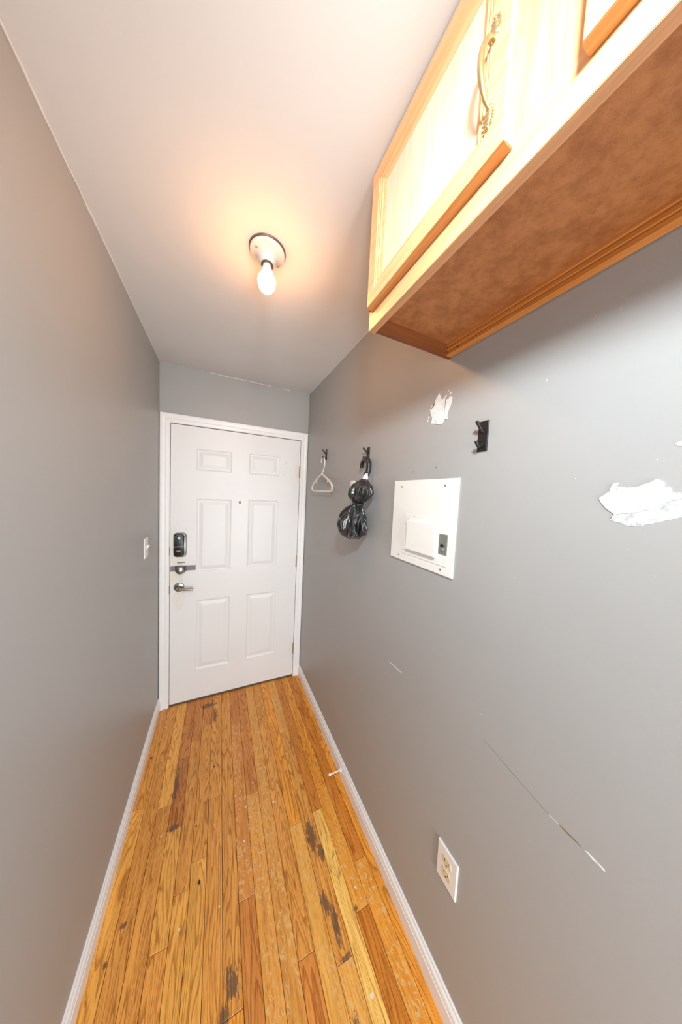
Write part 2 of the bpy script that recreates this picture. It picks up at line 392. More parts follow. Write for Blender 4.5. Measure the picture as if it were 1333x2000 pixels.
for s in range(18):
    js = list(JT[s]); y = js[-1] if js else -0.2
    while y > YB + 0.5:
        y -= rnd.uniform(0.55, 1.2)
        if y < YB + 0.2: break
        if y > -1.75: y = -1.78 - rnd.random() * 0.5
        js.append(y)
    ends = [0.0] + js + [YB]
    for k in range(len(ends) - 1):
        y0, y1 = ends[k], ends[k + 1]
        g = 0.0007; x0, x1 = BND[s] + g, BND[s + 1] - g
        top = -rnd.random() * 0.00035; c = 0.0007
        cx_, cy_ = (x0 + x1) / 2, (y0 + y1) / 2
        hx, hy = (x1 - x0) / 2, (y0 - y1) / 2 - 0.0008
        bm = bmesh.new()
        lo = [bm.verts.new((a * hx, b * hy, -0.018)) for a, b in ((-1, -1), (1, -1), (1, 1), (-1, 1))]
        md = [bm.verts.new((a * hx, b * hy, top - c)) for a, b in ((-1, -1), (1, -1), (1, 1), (-1, 1))]
        up = [bm.verts.new((a * (hx - c), b * (hy - c), top)) for a, b in ((-1, -1), (1, -1), (1, 1), (-1, 1))]
        for A, B in ((lo, md), (md, up)):
            for i in range(4): bm.faces.new((A[i], A[(i + 1) % 4], B[(i + 1) % 4], B[i]))
        bm.faces.new(up); bm.faces.new(lo[::-1])
        tn = TONE[s][k] if k < len(TONE[s]) else rnd.choice([GOLD, MID, RED, ORNG])
        o = mk('plank', bm, m_ray if (s, k) in RAYED else m_oak, floor, (cx_, cy_, 0))
        j = rnd.uniform(1.0, 1.13)
        o.color = (min(0.98, tn[0] * j), tn[1] * j, tn[2] * j, rnd.random())
        if tn is LITE: o['label'] = 'pale yellow replacement oak strip'

ceil = mk('ceiling', bxm(((-T, YB - T, H), (W + T, T, H + 0.1))), m_ceil); tag(ceil, 'smooth off-white painted ceiling', kind='structure')
wl = mk('wall_left', bxm(((-T, YB - T, 0), (0, T, H))), m_wall); tag(wl, 'long satin grey wall beside the light switch', kind='structure')
wr = mk('wall_right', bxm(((W, YB - T, 0), (W + T, T, H))), m_wall); tag(wr, 'long grey wall with spackle patches, hooks and cabinet', kind='structure')
DX0, DX1, DZ = 0.0655, 0.9755, 2.033         # door slab
OX0, OX1, OZ = 0.045, 0.996, 2.053
wb = mk('wall_back', bxm(((0, 0, OZ), (W, T, H)), ((0, 0, 0), (OX0, T, OZ)), ((OX1, 0, 0), (W, T, OZ))), m_wall)
tag(wb, 'short grey end wall above the white door', kind='structure')
we = mk('wall_front', bxm(((0, YB - T, 0), (W, YB, H))), m_ceil); tag(we, 'plain white wall behind the camera', kind='structure')

# rough caulk and paint line where ceiling meets the walls
def bead(name, pts_fn, n, mat, parent, r0, r1, seed):
    rr = random.Random(seed); pts = []; rs = []
    for i in range(n + 1):
        pts.append(pts_fn(i / n, rr)); rs.append(rr.uniform(r0, r1))
    return mk(name, tube(pts, rs, 6), mat, parent, smooth_=True)
bead('caulk_bead', lambda t, rr: (0.001 + rr.uniform(0, 0.0016), -0.01 - 2.3 * t, H - 0.0015 - rr.uniform(0, 0.002)), 90, m_ceil, ceil, 0.0022, 0.0042, 1)
bead('caulk_bead', lambda t, rr: (W - 0.001 - rr.uniform(0, 0.001), -0.01 - 1.45 * t, H - 0.001 - rr.uniform(0, 0.001)), 50, m_ceil, ceil, 0.0014, 0.0026, 2)
bead('caulk_bead', lambda t, rr: (0.30 + 0.42 * t, -0.001, H - 0.001 - rr.uniform(0, 0.003)), 34, m_ceil, ceil, 0.0012, 0.0042, 3)
bead('caulk_bead', lambda t, rr: (0.80 + 0.07 * t, -0.001, H - 0.002 - rr.uniform(0, 0.003)), 9, m_ceil, ceil, 0.0012, 0.0035, 4)

# baseboards (profile: thickness out from the wall, height)
BP = [(0, 0), (0.0135, 0), (0.0135, 0.055), (0.0115, 0.0575), (0.0115, 0.066), (0.0125, 0.068), (0.0105, 0.076), (0.006, 0.082), (0.0055, 0.089), (0.003, 0.0925), (0, 0.0925)]
def baseboard(name, side, label):
    pr = [((t if side < 0 else W - t), z) for t, z in BP]
    bm = bmesh.new(); rr = random.Random(5); ys = [-0.0175 - i * 0.06 for i in range(60)]; ys = [y for y in ys if y > YB] + [YB]
    rings = []
    for y in ys:
        k = rr.uniform(-0.0002, 0.0002)
        rings.append([bm.verts.new((u + (k if side < 0 else -k) if 0 < i < len(pr) - 1 else u, y, v)) for i, (u, v) in enumerate(pr)])
    n = len(pr)
    for A, B in zip(rings, rings[1:]):
        for i in range(n): bm.faces.new((A[i], A[(i + 1) % n], B[(i + 1) % n], B[i]))
    bm.faces.new(rings[0]); bm.faces.new(rings[-1][::-1])
    o = mk(name, bm, m_trim, smooth_=False); tag(o, label, kind='structure'); return o
baseboard('baseboard_left', -1, 'white moulded baseboard along the left grey wall')
baseboard('baseboard_right', 1, 'white moulded baseboard along the wall with the door stop')

# ---- door casing (trim_1) : moulded casing around the door, with jambs and threshold
trim = empty('trim_1', (0.52, 0, 0)); tag(trim, 'white moulded casing framing the entry door', kind='structure')
# casing cross-section, from inner edge (0) to outer (w), protrusion toward the hall
def casing(w):
    return [(0, 0), (0, 0.008), (0.006, 0.0115), (w * 0.35, 0.0125), (w * 0.42, 0.0105), (w * 0.52, 0.0135), (w * 0.72, 0.0165), (w * 0.93, 0.0165), (w, 0.012), (w, 0)]
CW_L, CW_R, CW_T = 0.0585, 0.0565, 0.062
IX0, IX1, IZ = 0.0615, 0.9785, 2.0375
def casing_up(xi, sgn, w, ztop):
    """upright casing with a 45 degree mitre at the head"""
    pr = casing(w); bm = bmesh.new()
    A = [bm.verts.new((xi + sgn * u, -v, 0.0)) for u, v in pr]
    B = [bm.verts.new((xi + sgn * u, -v, IZ + u * CW_T / w)) for u, v in pr]
    n = len(pr)
    for i in range(n): bm.faces.new((A[i], A[(i + 1) % n], B[(i + 1) % n], B[i]))
    bm.faces.new(A); bm.faces.new(B[::-1]); return bm
mk('casing', casing_up(IX0, -1, CW_L, 0), m_trim, trim)
mk('casing', casing_up(IX1, 1, CW_R, 0), m_trim, trim)
pr = casing(CW_T); bm = bmesh.new()
A = [bm.verts.new((IX0 - u * CW_L / CW_T, -v, IZ + u)) for u, v in pr]; B = [bm.verts.new((IX1 + u * CW_R / CW_T, -v, IZ + u)) for u, v in pr]
for i in range(len(pr)): bm.faces.new((A[i], A[(i + 1) % len(pr)], B[(i + 1) % len(pr)], B[i]))
bm.faces.new(A); bm.faces.new(B[::-1]); mk('casing', bm, m_trim, trim)
mk('jamb', bxm(((OX0, 0, 0), (0.0622, T, OZ))), m_trim, trim)
mk('jamb', bxm(((0.9785, 0, 0), (OX1, T, OZ))), m_trim, trim)
mk('jamb', bxm(((0.0622, 0, 2.0385), (0.9785, T, OZ))), m_trim, trim)
mk('weatherstrip', bxm(((0.0622, 0.050, 0.0), (0.075, 0.07, 2.0385)), ((0.966, 0.050, 0.0), (0.9785, 0.07, 2.0385)), ((0.075, 0.05, 2.02), (0.966, 0.07, 2.0385))), m_dark, trim)
mk('threshold', extr([(0.0005, 0.0), (0.0005, 0.005), (0.010, 0.009), (0.09, 0.009), (0.1, 0.0)], 0, 0.0625, 0.9782), m_threshold, trim)

# ---- the door: a flat slab with six embossed panels
PAN = [(0.219, 0.456, 1.729, 1.884), (0.574, 0.809, 1.729, 1.890), (0.224, 0.458, 0.988, 1.528), (0.576, 0.808, 0.998, 1.532),
       (0.228, 0.460, 0.240, 0.778), (0.582, 0.812, 0.244, 0.779)]
DT = 0.044
def door_slab():
    bm = bmesh.new()
    xs = sorted({DX0, DX1} | {round(v, 4) for p in PAN for v in p[:2]}); zs = sorted({0.014, DZ} | {round(v, 4) for p in PAN for v in p[2:]})
    V = {}
    def v(i, k): 
        if (i, k) not in V: V[(i, k)] = bm.verts.new((xs[i], 0.0, zs[k]))
        return V[(i, k)]
    for i in range(len(xs) - 1):
        for k in range(len(zs) - 1):
            cx_, cz_ = (xs[i] + xs[i + 1]) / 2, (zs[k] + zs[k + 1]) / 2
            if any(p[0] < cx_ < p[1] and p[2] < cz_ < p[3] for p in PAN): continue
            bm.faces.new((v(i, k), v(i + 1, k), v(i + 1, k + 1), v(i, k + 1)))
    be = [e for e in bm.edges if len(e.link_faces) == 1]
    box(bm, (DX0, 0.0085, 0.014), (DX1, DT, DZ))       # body behind the face
    # side returns
    for (a, b_) in (((DX0, 0.014), (DX0, DZ)), ((DX1, 0.014), (DX1, DZ)), ((DX0, 0.014), (DX1, 0.014)), ((DX0, DZ), (DX1, DZ))):
        q = [bm.verts.new((a[0], 0, a[1])), bm.verts.new((b_[0], 0, b_[1])), bm.verts.new((b_[0], 0.0085, b_[1])), bm.verts.new((a[0], 0.0085, a[1]))]
        bm.faces.new(q)
    return bm
door = mk('door_1', door_slab(), m_door); tag(door, 'white six-panel entry door at the end of the hall', kind='structure')
EMB = [(0, 0.0), (0.004, 0.0015), (0.010, 0.0062), (0.016, 0.0070), (0.022, 0.0062), (0.036, 0.0022), (0.040, 0.0016), (0.043, 0.0004)]
for (x0, x1, z0, z1) in PAN:
    bm = bmesh.new(); rings = []
    for o_, d in EMB:
        rings.append([bm.verts.new(c) for c in ((x0 + o_, d, z0 + o_), (x1 - o_, d, z0 + o_), (x1 - o_, d, z1 - o_), (x0 + o_, d, z1 - o_))])
    for A, B in zip(rings, rings[1:]):
        for i in range(4): bm.faces.new((A[i], A[(i + 1) % 4], B[(i + 1) % 4], B[i]))
    bm.faces.new(rings[-1])
    mk('panel', bm, m_door, door)
mk('sweep', bxm(((DX0 + 0.002, -0.002, 0.0095), (DX1 - 0.002, 0.03, 0.0139))), m_threshold, door)
# hinges along the right edge
for zc in (1.778, 1.018, 0.25):
    hb = bmesh.new(); 
    for k in range(5):
        z0 = zc - 0.046 + k * 0.0186
        lathe([(0.0052, z0), (0.0058, z0 + 0.001), (0.0058, z0 + 0.0172), (0.0052, z0 + 0.0178)], 12, origin=(0.9765, -0.0035, 0), bm=hb)
    lathe([(0.0, zc - 0.051), (0.0035, zc - 0.049), (0.0048, zc - 0.046)], 12, origin=(0.9765, -0.0035, 0), bm=hb)
    lathe([(0.0048, zc + 0.0465), (0.0035, zc + 0.050), (0.0, zc + 0.052)], 12, origin=(0.9765, -0.0035, 0), bm=hb)
    h = mk('hinge', hb, m_rustbrass, door, smooth_=True)
    mk('leaf', bxm(((0.9700, -0.0014, zc - 0.045), (0.9752, -0.00005, zc + 0.045))), m_rustbrass, h)
# peephole
pe = mk('peephole', lathe([(0.0, 0.0), (0.009, 0.0), (0.009, 0.0015), (0.007, 0.003), (0.0045, 0.003), (0.0035, 0.0012), (0, 0.0012)], 20, (0, -1, 0), (0.515, -0.0001, 1.510)), m_rimdark, door, smooth_=True)

# electronic deadbolt (inside cover)
def plate_xz(cx_, cz_, w, h, r, y0, y1, chamf=0.0):
    out = rrect(w, h, r); bm = bmesh.new(); rings = []
    steps = [(y0, 0), (y1 + chamf, 0), (y1, chamf)] if chamf else [(y0, 0), (y1, 0)]
    for y, c in steps:
        sx, sz = (w - 2 * c) / w, (h - 2 * c) / h
        rings.append([bm.verts.new((cx_ + u * sx, y, cz_ + v * sz)) for u, v in out])
    n = len(out)
    for A, B in zip(rings, rings[1:]):
        for i in range(n): bm.faces.new((A[i], A[(i + 1) % n], B[(i + 1) % n], B[i]))
    bm.faces.new(rings[0]); bm.faces.new(rings[-1]); return bm
lk = mk('deadbolt_lock', plate_xz(0.1255, 1.196, 0.078, 0.172, 0.022, -0.0003, -0.018, 0.004), m_nickel, door, smooth_=True)
tag(lk, 'dark electronic deadbolt with a satin nickel rim')
mk('lock_cover', plate_xz(0.121, 1.196, 0.064, 0.160, 0.018, -0.0182, -0.030, 0.004), m_black_plastic, lk, smooth_=True)
mk('lock_emblem', lathe([(0.0075, 0.0), (0.0075, 0.001), (0, 0.0012)], 24, (0, -1, 0), (0.122, -0.0301, 1.246)), m_white_plastic, lk)
mk('lock_band', bxm(((0.0905, -0.0318, 1.1845), (0.1515, -0.0301, 1.1885))), m_nickel, lk, bevel=0.0006)
mk('thumb_turn', extr([(-0.021, -0.0301), (-0.019, -0.040), (-0.012, -0.044), (0.012, -0.044), (0.019, -0.040), (0.021, -0.0301)], 2, 1.153, 1.166), m_rimdark, lk, loc=(0.121, 0, 0), bevel=0.0012)
# latch guard strap with middle knob
lg = mk('latch_guard', bxm(((0.068, -0.0030, 1.006), (0.2235, -0.0003, 1.042))), m_steel, door, bevel=0.0008)
mk('guard_fold', extr([(0.094, -0.003), (0.101, -0.010), (0.106, -0.003)], 2, 1.003, 1.044), m_steel, lg)
mk('guard_fold', extr([(0.150, -0.003), (0.1565, -0.011), (0.168, -0.003)], 2, 1.004, 1.043), m_steel, lg)
mk('knob', lathe([(0.016, 0.0), (0.014, 0.010), (0.018, 0.020), (0.0255, 0.030), (0.027, 0.040), (0.024, 0.048), (0.013, 0.053), (0, 0.054)], 28, (0, -1, 0), (0.131, -0.003, 1.020)), m_nickel, lg, smooth_=True)
mk('knob_base', bxm(((0.106, -0.005, 0.9925), (0.158, -0.0003, 1.0055))), m_steel, lg, bevel=0.0006)
mk('mail_slot_mark', bxm(((0.108, -0.0016, 1.062), (0.157, -0.0003, 1.072))), m_rimdark, door, bevel=0.0004).name = 'strike_slot'
# lever handle
lv = mk('lever_handle', lathe([(0.033, 0.0), (0.033, 0.004), (0.030, 0.009), (0.016, 0.012), (0.0125, 0.014), (0.0125, 0.040), (0.011, 0.043), (0, 0.043)], 32, (0, -1, 0), (0.1205, -0.0003, 0.888)), m_nickel, door, smooth_=True)
pts = spline([(0.1205, -0.034, 0.888), (0.129, -0.040, 0.886), (0.150, -0.044, 0.880), (0.180, -0.044, 0.878), (0.214, -0.043, 0.876)], 6)
mk('lever', tube(pts, [0.0110 - 0.0030 * min(1, i / 10) for i in range(len(pts))], 12), m_nickel, lv, smooth_=True)
# latch plates in the jamb edge
for zc, hh in ((1.150, 0.028), (0.875, 0.030)):
    mk('strike_plate', bxm(((0.0600, -0.0088, zc - hh), (0.0623, 0.0003, zc + hh))), m_rustbrass, trim, bevel=0.0003)

# ---- light switch on the left wall
sw = empty('light_switch', (0, -0.352, 1.19)); tag(sw, 'white toggle light switch on the left grey wall by the door', 'light switch')
pl = bmesh.new(); out = rrect(0.070, 0.114, 0.003, 2); rings = []
for d, c in ((0.0, 0), (0.003, 0), (0.0055, 0.004)):
    rings.append([pl.verts.new((d, -0.352 + u * (0.070 - 2 * c) / 0.070, 1.250 + v * (0.114 - 2 * c) / 0.114)) for u, v in out])
for A, B in zip(rings, rings[1:]):
    for i in range(len(out)): pl.faces.new((A[i], A[(i + 1) % len(out)], B[(i + 1) % len(out)], B[i]))
pl.faces.new(rings[0]); pl.faces.new(rings[-1])
mk('switch_plate', pl, m_white_plastic, sw)
mk('toggle', extr([(0.005, 1.238), (0.005, 1.262), (0.0175, 1.268), (0.0190, 1.262)], 1, -0.357, -0.347), m_white_plastic, sw, bevel=0.0008)
for zz in (1.220, 1.280): mk('screw', lathe([(0.0033, 0), (0.0033, 0.0008), (0, 0.0012)], 12, (1, 0, 0), (0.0055, -0.352, zz)), m_white_plastic, sw)

# ================================================================== WALL WEAR
def wall_patch(name, outline, mat, parent, thick, label=None, side='right', relief=0.0, inset=0.004, jag=0.0, seed=1):
    """raised irregular smear on the right wall; outline in (y, z)"""
    rr = random.Random(seed); P = []
    n = len(outline)
    for i in range(n):
        a = Vector(outline[i]); b = Vector(outline[(i + 1) % n]); m_ = max(1, int((b - a).length / 0.004))
        for k in range(m_):
            q = a.lerp(b, k / m_); P.append(q + Vector((rr.uniform(-1, 1), rr.uniform(-1, 1))) * jag)
    c = sum(P, Vector((0, 0))) / len(P); bm = bmesh.new()
    A = [bm.verts.new((W + 0.0005, p.x, p.y)) for p in P]
    B = []
    for p in P:
        q = p.lerp(c, min(0.4, 0.0 * inset / max(1e-4, (p - c).length))); B.append(bm.verts.new((W - thick, q.x, q.y)))
    for i in range(len(P)): bm.faces.new((A[i], A[(i + 1) % len(P)], B[(i + 1) % len(P)], B[i]))
    f = bm.faces.new(B)
    bmesh.ops.triangulate(bm, faces=[f])
    return tag(mk(name, bm, mat, parent), label)
p1 = [(-1.45, 1.955), (-1.461, 1.934), (-1.470, 1.929), (-1.480, 1.941), (-1.483, 1.936), (-1.480, 1.925), (-1.491, 1.926), (-1.500, 1.930), (-1.507, 1.923),
      (-1.503, 1.905), (-1.495, 1.888), (-1.490, 1.872), (-1.4945, 1.861), (-1.481, 1.861), (-1.471, 1.850), (-1.450, 1.854), (-1.421, 1.862), (-1.424, 1.880), (-1.414, 1.903), (-1.430, 1.919), (-1.437, 1.941)]
wall_patch('spackle_patch', p1, m_spack, wr, 0.0016, 'small ragged white spackle patch below the cabinet', jag=0.0009, seed=2)
for (y, z, r) in ((-1.4985, 1.940, 0.0025), (-1.420, 1.922, 0.003), (-1.409, 1.886, 0.0035), (-1.404, 1.876, 0.003), (-1.413, 1.911, 0.0022), (-1.490, 1.950, 0.002)):
    wall_patch('spackle_speck', [(y - r, z), (y, z + r * 1.6), (y + r, z), (y, z - r * 1.6)], m_spack, wr, 0.0008, inset=0.001)
p2 = [(-1.882, 1.616), (-1.896, 1.630), (-1.900, 1.644), (-1.906, 1.645), (-1.905, 1.638), (-1.930, 1.636), (-1.943, 1.644), (-1.952, 1.651), (-1.960, 1.645), (-1.961, 1.636),
      (-1.967, 1.636), (-1.970, 1.629), (-1.978, 1.627), (-1.984, 1.620), (-1.975, 1.617), (-1.962, 1.610), (-1.947, 1.599), (-1.927, 1.592), (-1.906, 1.587), (-1.891, 1.600)]
p3 = [(-1.905, 1.589), (-1.927, 1.594), (-1.947, 1.601), (-1.962, 1.612), (-1.975, 1.619), (-1.990, 1.617), (-2.005, 1.612), (-2.002, 1.600), (-1.989, 1.592), (-1.972, 1.585), (-1.962, 1.580),
      (-1.949, 1.573), (-1.929, 1.567), (-1.914, 1.572), (-1.900, 1.577)]
wall_patch('spackle_smear', p3, m_smear, wr, 0.0006, 'thin speckled smear of spackle', jag=0.0010, seed=4)
wall_patch('spackle_patch', p2, m_spack, wr, 0.0018, 'larger bright white spackle patch near the right edge', jag=0.0008, seed=3)
wall_patch('spackle_speck', [(-1.966, 1.7065), (-1.972, 1.710), (-1.980, 1.709), (-1.980, 1.702), (-1.970, 1.702)], m_spack, wr, 0.0008, inset=0.001)
def streak(name, pts, w, mat, label=None, th=0.0006):
    bm = bmesh.new(); top = []; bot = []
    for i, (y, z) in enumerate(pts):
        k = w[i] if isinstance(w, (list, tuple)) else w
        top.append((y, z + k)); bot.append((y, z - k))
    ring = top + bot[::-1]
    A = [bm.verts.new((W + 0.0004, y, z)) for y, z in ring]; B = [bm.verts.new((W - th, y, z)) for y, z in ring]; n = len(ring)
    for i in range(n): bm.faces.new((A[i], A[(i + 1) % n], B[(i + 1) % n], B[i]))
    m_ = len(pts)
    for i in range(m_ - 1): bm.faces.new((B[i], B[i + 1], B[n - 2 - i], B[n - 1 - i]))
    return tag(mk(name, bm, mat, wr), label)
streak('scratch', [(-1.918, 0.926), (-1.923, 0.9275), (-1.930, 0.9255), (-1.938, 0.9260), (-1.9475, 0.9245)], [0.0004, 0.0016, 0.0022, 0.0018, 0.0016], m_spack, 'white chipped end of the long wall scratch')
streak('scratch', [(-1.875, 0.9265), (-1.882, 0.9270), (-1.892, 0.9262), (-1.903, 0.9268), (-1.913, 0.9262)], [0.0003, 0.0012, 0.0015, 0.0011, 0.0003], m_brown_line, 'brown gouge exposed in the long wall scratch')
streak('scratch', [(-1.857, 0.9265), (-1.865, 0.9268), (-1.875, 0.9264)], [0.0006, 0.0005, 0.0004], m_spack)
streak('crack', [(-1.700, 0.9545), (-1.74, 0.948), (-1.78, 0.940), (-1.82, 0.933), (-1.859, 0.9265)], [0.0001, 0.0002, 0.0003, 0.0003, 0.0003], m_crack)
streak('scratch', [(-1.266, 0.907), (-1.29, 0.9085), (-1.315, 0.910), (-1.34, 0.911), (-1.358, 0.9135)], [0.0005, 0.0016, 0.0012, 0.0016, 0.0005], m_spack, 'short white scratch low on the wall')
for (y, z, r, mm) in ((-1.345, 1.701, 0.0022, m_hole), (-1.458, 1.708, 0.0025, m_hole), (-1.33, 1.72, 0.0012, m_hole), (-1.842, 1.655, 0.0013, m_spack), (-1.25, 1.63, 0.001, m_hole)):
    mk('nail_hole', lathe([(r, 0.0), (r * 0.7, 0.0005), (0, 0.0006)], 10, (-1, 0, 0), (W, y, z)), mm, wr)
# hairline crack above the door
mk('crack', bxm(((0.3075, -0.0004, 2.104), (0.3088, 0.0002, 2.15)), ((0.3068, -0.0004, 2.15), (0.3076, 0.0002, 2.23)), ((0.3062, -0.0004, 2.23), (0.3068, 0.0002, 2.36))), m_crack, wb)

# ================================================================== ELECTRICAL PANEL
ep = empty('electrical_panel', (W, -1.40, 1.356)); tag(ep, 'white enamelled electrical panel cover with a small latched door on grey wall', 'electrical panel')
PY0, PY1, PZ0, PZ1 = -1.560, -1.243, 1.356, 1.6685
def plate_yz(y0, y1, z0, z1, x0, x1, ch):
    bm = bmesh.new(); rings = []
    for x, c in ((x0, 0), (x1 + ch, 0), (x1, ch)):
        rings.append([bm.verts.new(v) for v in ((x, y0 + c, z0 + c), (x, y1 - c, z0 + c), (x, y1 - c, z1 - c), (x, y0 + c, z1 - c))])
    for A, B in zip(rings, rings[1:]):
        for i in range(4): bm.faces.new((A[i], A[(i + 1) % 4], B[(i + 1) % 4], B[i]))
    bm.faces.new(rings[0]); bm.faces.new(rings[-1]); return bm
mk('cover_plate', plate_yz(PY0, PY1, PZ0, PZ1, W, W - 0.0065, 0.0015), m_panelw, ep)
pd = mk('panel_door', plate_yz(-1.540, -1.320, 1.386, 1.540, W - 0.0066, W - 0.0085, 0.0008), m_panelw, ep)
mk('raised_cover', plate_yz(-1.4935, -1.350, 1.409, 1.518, W - 0.0085, W - 0.021, 0.0015), m_panelw, pd)
la = mk('latch', plate_yz(-1.538, -1.503, 1.424, 1.490, W - 0.0085, W - 0.011, 0.0006), m_latch, pd)
mk('latch_slot', plate_yz(-1.5245, -1.511, 1.4465, 1.4575, W - 0.0110, W - 0.0114, 0.0001), m_dark, la)
mk('latch_slide', plate_yz(-1.527, -1.515, 1.437, 1.447, W - 0.0110, W - 0.0145, 0.001), m_latch, la)
for (y, z) in ((-1.293, 1.644), (-1.510, 1.646), (-1.298, 1.374), (-1.514, 1.373)):
    mk('screw', lathe([(0.0034, 0), (0.0034, 0.001), (0, 0.0016)], 12, (-1, 0, 0), (W - 0.0065, y, z)), m_latch, ep)
for (y, z) in ((-1.378, 1.5335), (-1.3285, 1.502), (-1.3285, 1.402)):
    mk('rivet', lathe([(0.0022, 0), (0.0016, 0.0008), (0, 0.001)], 10, (-1, 0, 0), (W - 0.0085, y, z)), m_latch, ep)

# ================================================================== OUTLET
ot = empty('wall_outlet', (W, -1.6235, 0.402)); tag(ot, 'double wall outlet with white plate and ivory sockets low on grey wall', 'outlet')
mk('outlet_plate', plate_yz(-1.6600, -1.5865, 0.4010, 0.5165, W, W - 0.0055, 0.0017), m_white_plastic, ot)
for zc in (0.4780, 0.4395):
    bm = bmesh.new(); r_ = 0.0172; out = []
    for k in range(28):
        a = 2 * PI * k / 28; u, v = r_ * math.cos(a), r_ * math.sin(a); v = max(-0.0138, min(0.0138, v)); out.append((u, v))
    A = [bm.verts.new((W - 0.0050, -1.6233 + u, zc + v)) for u, v in out]; B = [bm.verts.new((W - 0.0066, -1.6233 + u * .97, zc + v * .97)) for u, v in out]
    for i in range(28): bm.faces.new((A[i], A[(i + 1) % 28], B[(i + 1) % 28], B[i]))
    bm.faces.new(A); bm.faces.new(B)
    so = mk('socket', bm, m_ivory, ot)
    mk('slots', bxm(((W - 0.0068, -1.6175, zc + 0.000), (W - 0.0064, -1.6157, zc + 0.0085)), ((W - 0.0068, -1.6310, zc + 0.001), (W - 0.0064, -1.6292, zc + 0.0075)),
                    ((W - 0.0068, -1.6260, zc - 0.0095), (W - 0.0064, -1.6212, zc - 0.0050))), m_dark, so)
mk('screw', lathe([(0.0028, 0), (0.0028, 0.0008), (0, 0.0014)], 12, (-1, 0, 0), (W - 0.0055, -1.6233, 0.4587)), m_ivory, ot)

# ================================================================== DOOR STOP
ds = empty('door_stop', (W - 0.0135, -0.911, 0.045)); tag(ds, 'white post door stop with rubber tip on the right baseboard', 'door stop')
mk('post', lathe([(0.0125, 0), (0.0125, 0.002), (0.008, 0.006), (0.0033, 0.010), (0.0033, 0.060), (0.0045, 0.0615)], 16, (-1, 0, 0), (W - 0.0136, -0.911, 0.045)), m_white_plastic, ds, smooth_=True)
mk('rubber_tip', lathe([(0.0045, 0), (0.0066, 0.001), (0.0070, 0.009), (0.005, 0.0125), (0, 0.013)], 16, (-1, 0, 0), (W - 0.0751, -0.911, 0.045)), m_white_plastic, ds, smooth_=True)

# ================================================================== WALL HOOKS
def wall_hook(y, z0, z1, label, w=0.028):
    h = empty('coat_hook', (W, y, z0)); tag(h, label, 'coat hook', 'black double coat hooks on the right wall')
    mk('back_plate', plate_yz(y - w / 2, y + w / 2, z0, z1, W, W - 0.0035, 0.001), m_black_metal, h)
    zr = z1 - 0.030
    pts = spline([(W - 0.002, y, zr), (W - 0.009, y, zr + 0.004), (W - 0.020, y, zr + 0.014), (W - 0.031, y, zr + 0.0245)], 5)
    mk('upper_peg', tube(pts, 0.0044, 12), m_black_metal, h, smooth_=True)
    zl = z0 + 0.021
    pts = spline([(W - 0.002, y, zl), (W - 0.009, y, zl - 0.007), (W - 0.016, y, zl - 0.0085), (W - 0.023, y, zl - 0.004), (W - 0.028, y, zl + 0.004)], 5)
    mk('lower_peg', tube(pts, 0.0044, 12), m_black_metal, h, smooth_=True)
    return h
wall_hook(-0.441, 1.836, 1.911, 'black double coat hook nearest the door, holding a white hanger', 0.024)
wall_hook(-1.006, 1.770, 1.842, 'black double coat hook that the umbrella hangs from', 0.026)
wall_hook(-1.6255, 1.7395, 1.8225, 'empty black double coat hook beside the spackle patch and cabinet', 0.030)

# ================================================================== HANGER
XH = W - 0.0195; ZB = 1.849
hg = empty('clothes_hanger', (XH, -0.441, ZB)); tag(hg, 'white plastic tubular clothes hanger on the hook nearest the door', 'hanger')
XF = W - 0.030
YC = -0.441
hook = spline([(XH, YC + 0.040, ZB - 0.028), (XH, YC + 0.038, ZB - 0.012), (XH, YC + 0.023, ZB + 0.006), (XH, YC, ZB + 0.0035), (XH, YC - 0.022, ZB - 0.014), (XH, YC - 0.024, ZB - 0.048), (XH - 0.002, YC - 0.016, ZB - 0.078), (XF, YC - 0.008, ZB - 0.105)], 6)
mk('hook', tube(hook, 0.0040, 10), m_white_plastic, hg, smooth_=True)
y0, zt = YC - 0.008, ZB - 0.108
body = [(XF, y0, zt), (XF, y0 + 0.07, zt - 0.024), (XF, y0 + 0.155, zt - 0.058), (XF, y0 + 0.188, zt - 0.083), (XF, y0 + 0.190, zt - 0.103), (XF, y0 + 0.168, zt - 0.115),
        (XF, y0, zt - 0.119), (XF, y0 - 0.168, zt - 0.119), (XF, y0 - 0.190, zt - 0.108), (XF, y0 - 0.190, zt - 0.088), (XF, y0 - 0.155, zt - 0.061), (XF, y0 - 0.07, zt - 0.025)]
P = spline(body + [body[0]], 5)[:-1]
mk('frame', tube(P, 0.0060, 8, closed=True), m_white_plastic, hg, smooth_=True)
for sy in (-1, 1):
    mk('strap_notch', tube(spline([(XF, y0 + sy * 0.105, zt - 0.042), (XF, y0 + sy * 0.104, zt - 0.056), (XF, y0 + sy * 0.112, zt - 0.060), (XF, y0 + sy * 0.118, zt - 0.054)], 4), 0.0024, 8), m_white_plastic, hg, smooth_=True)

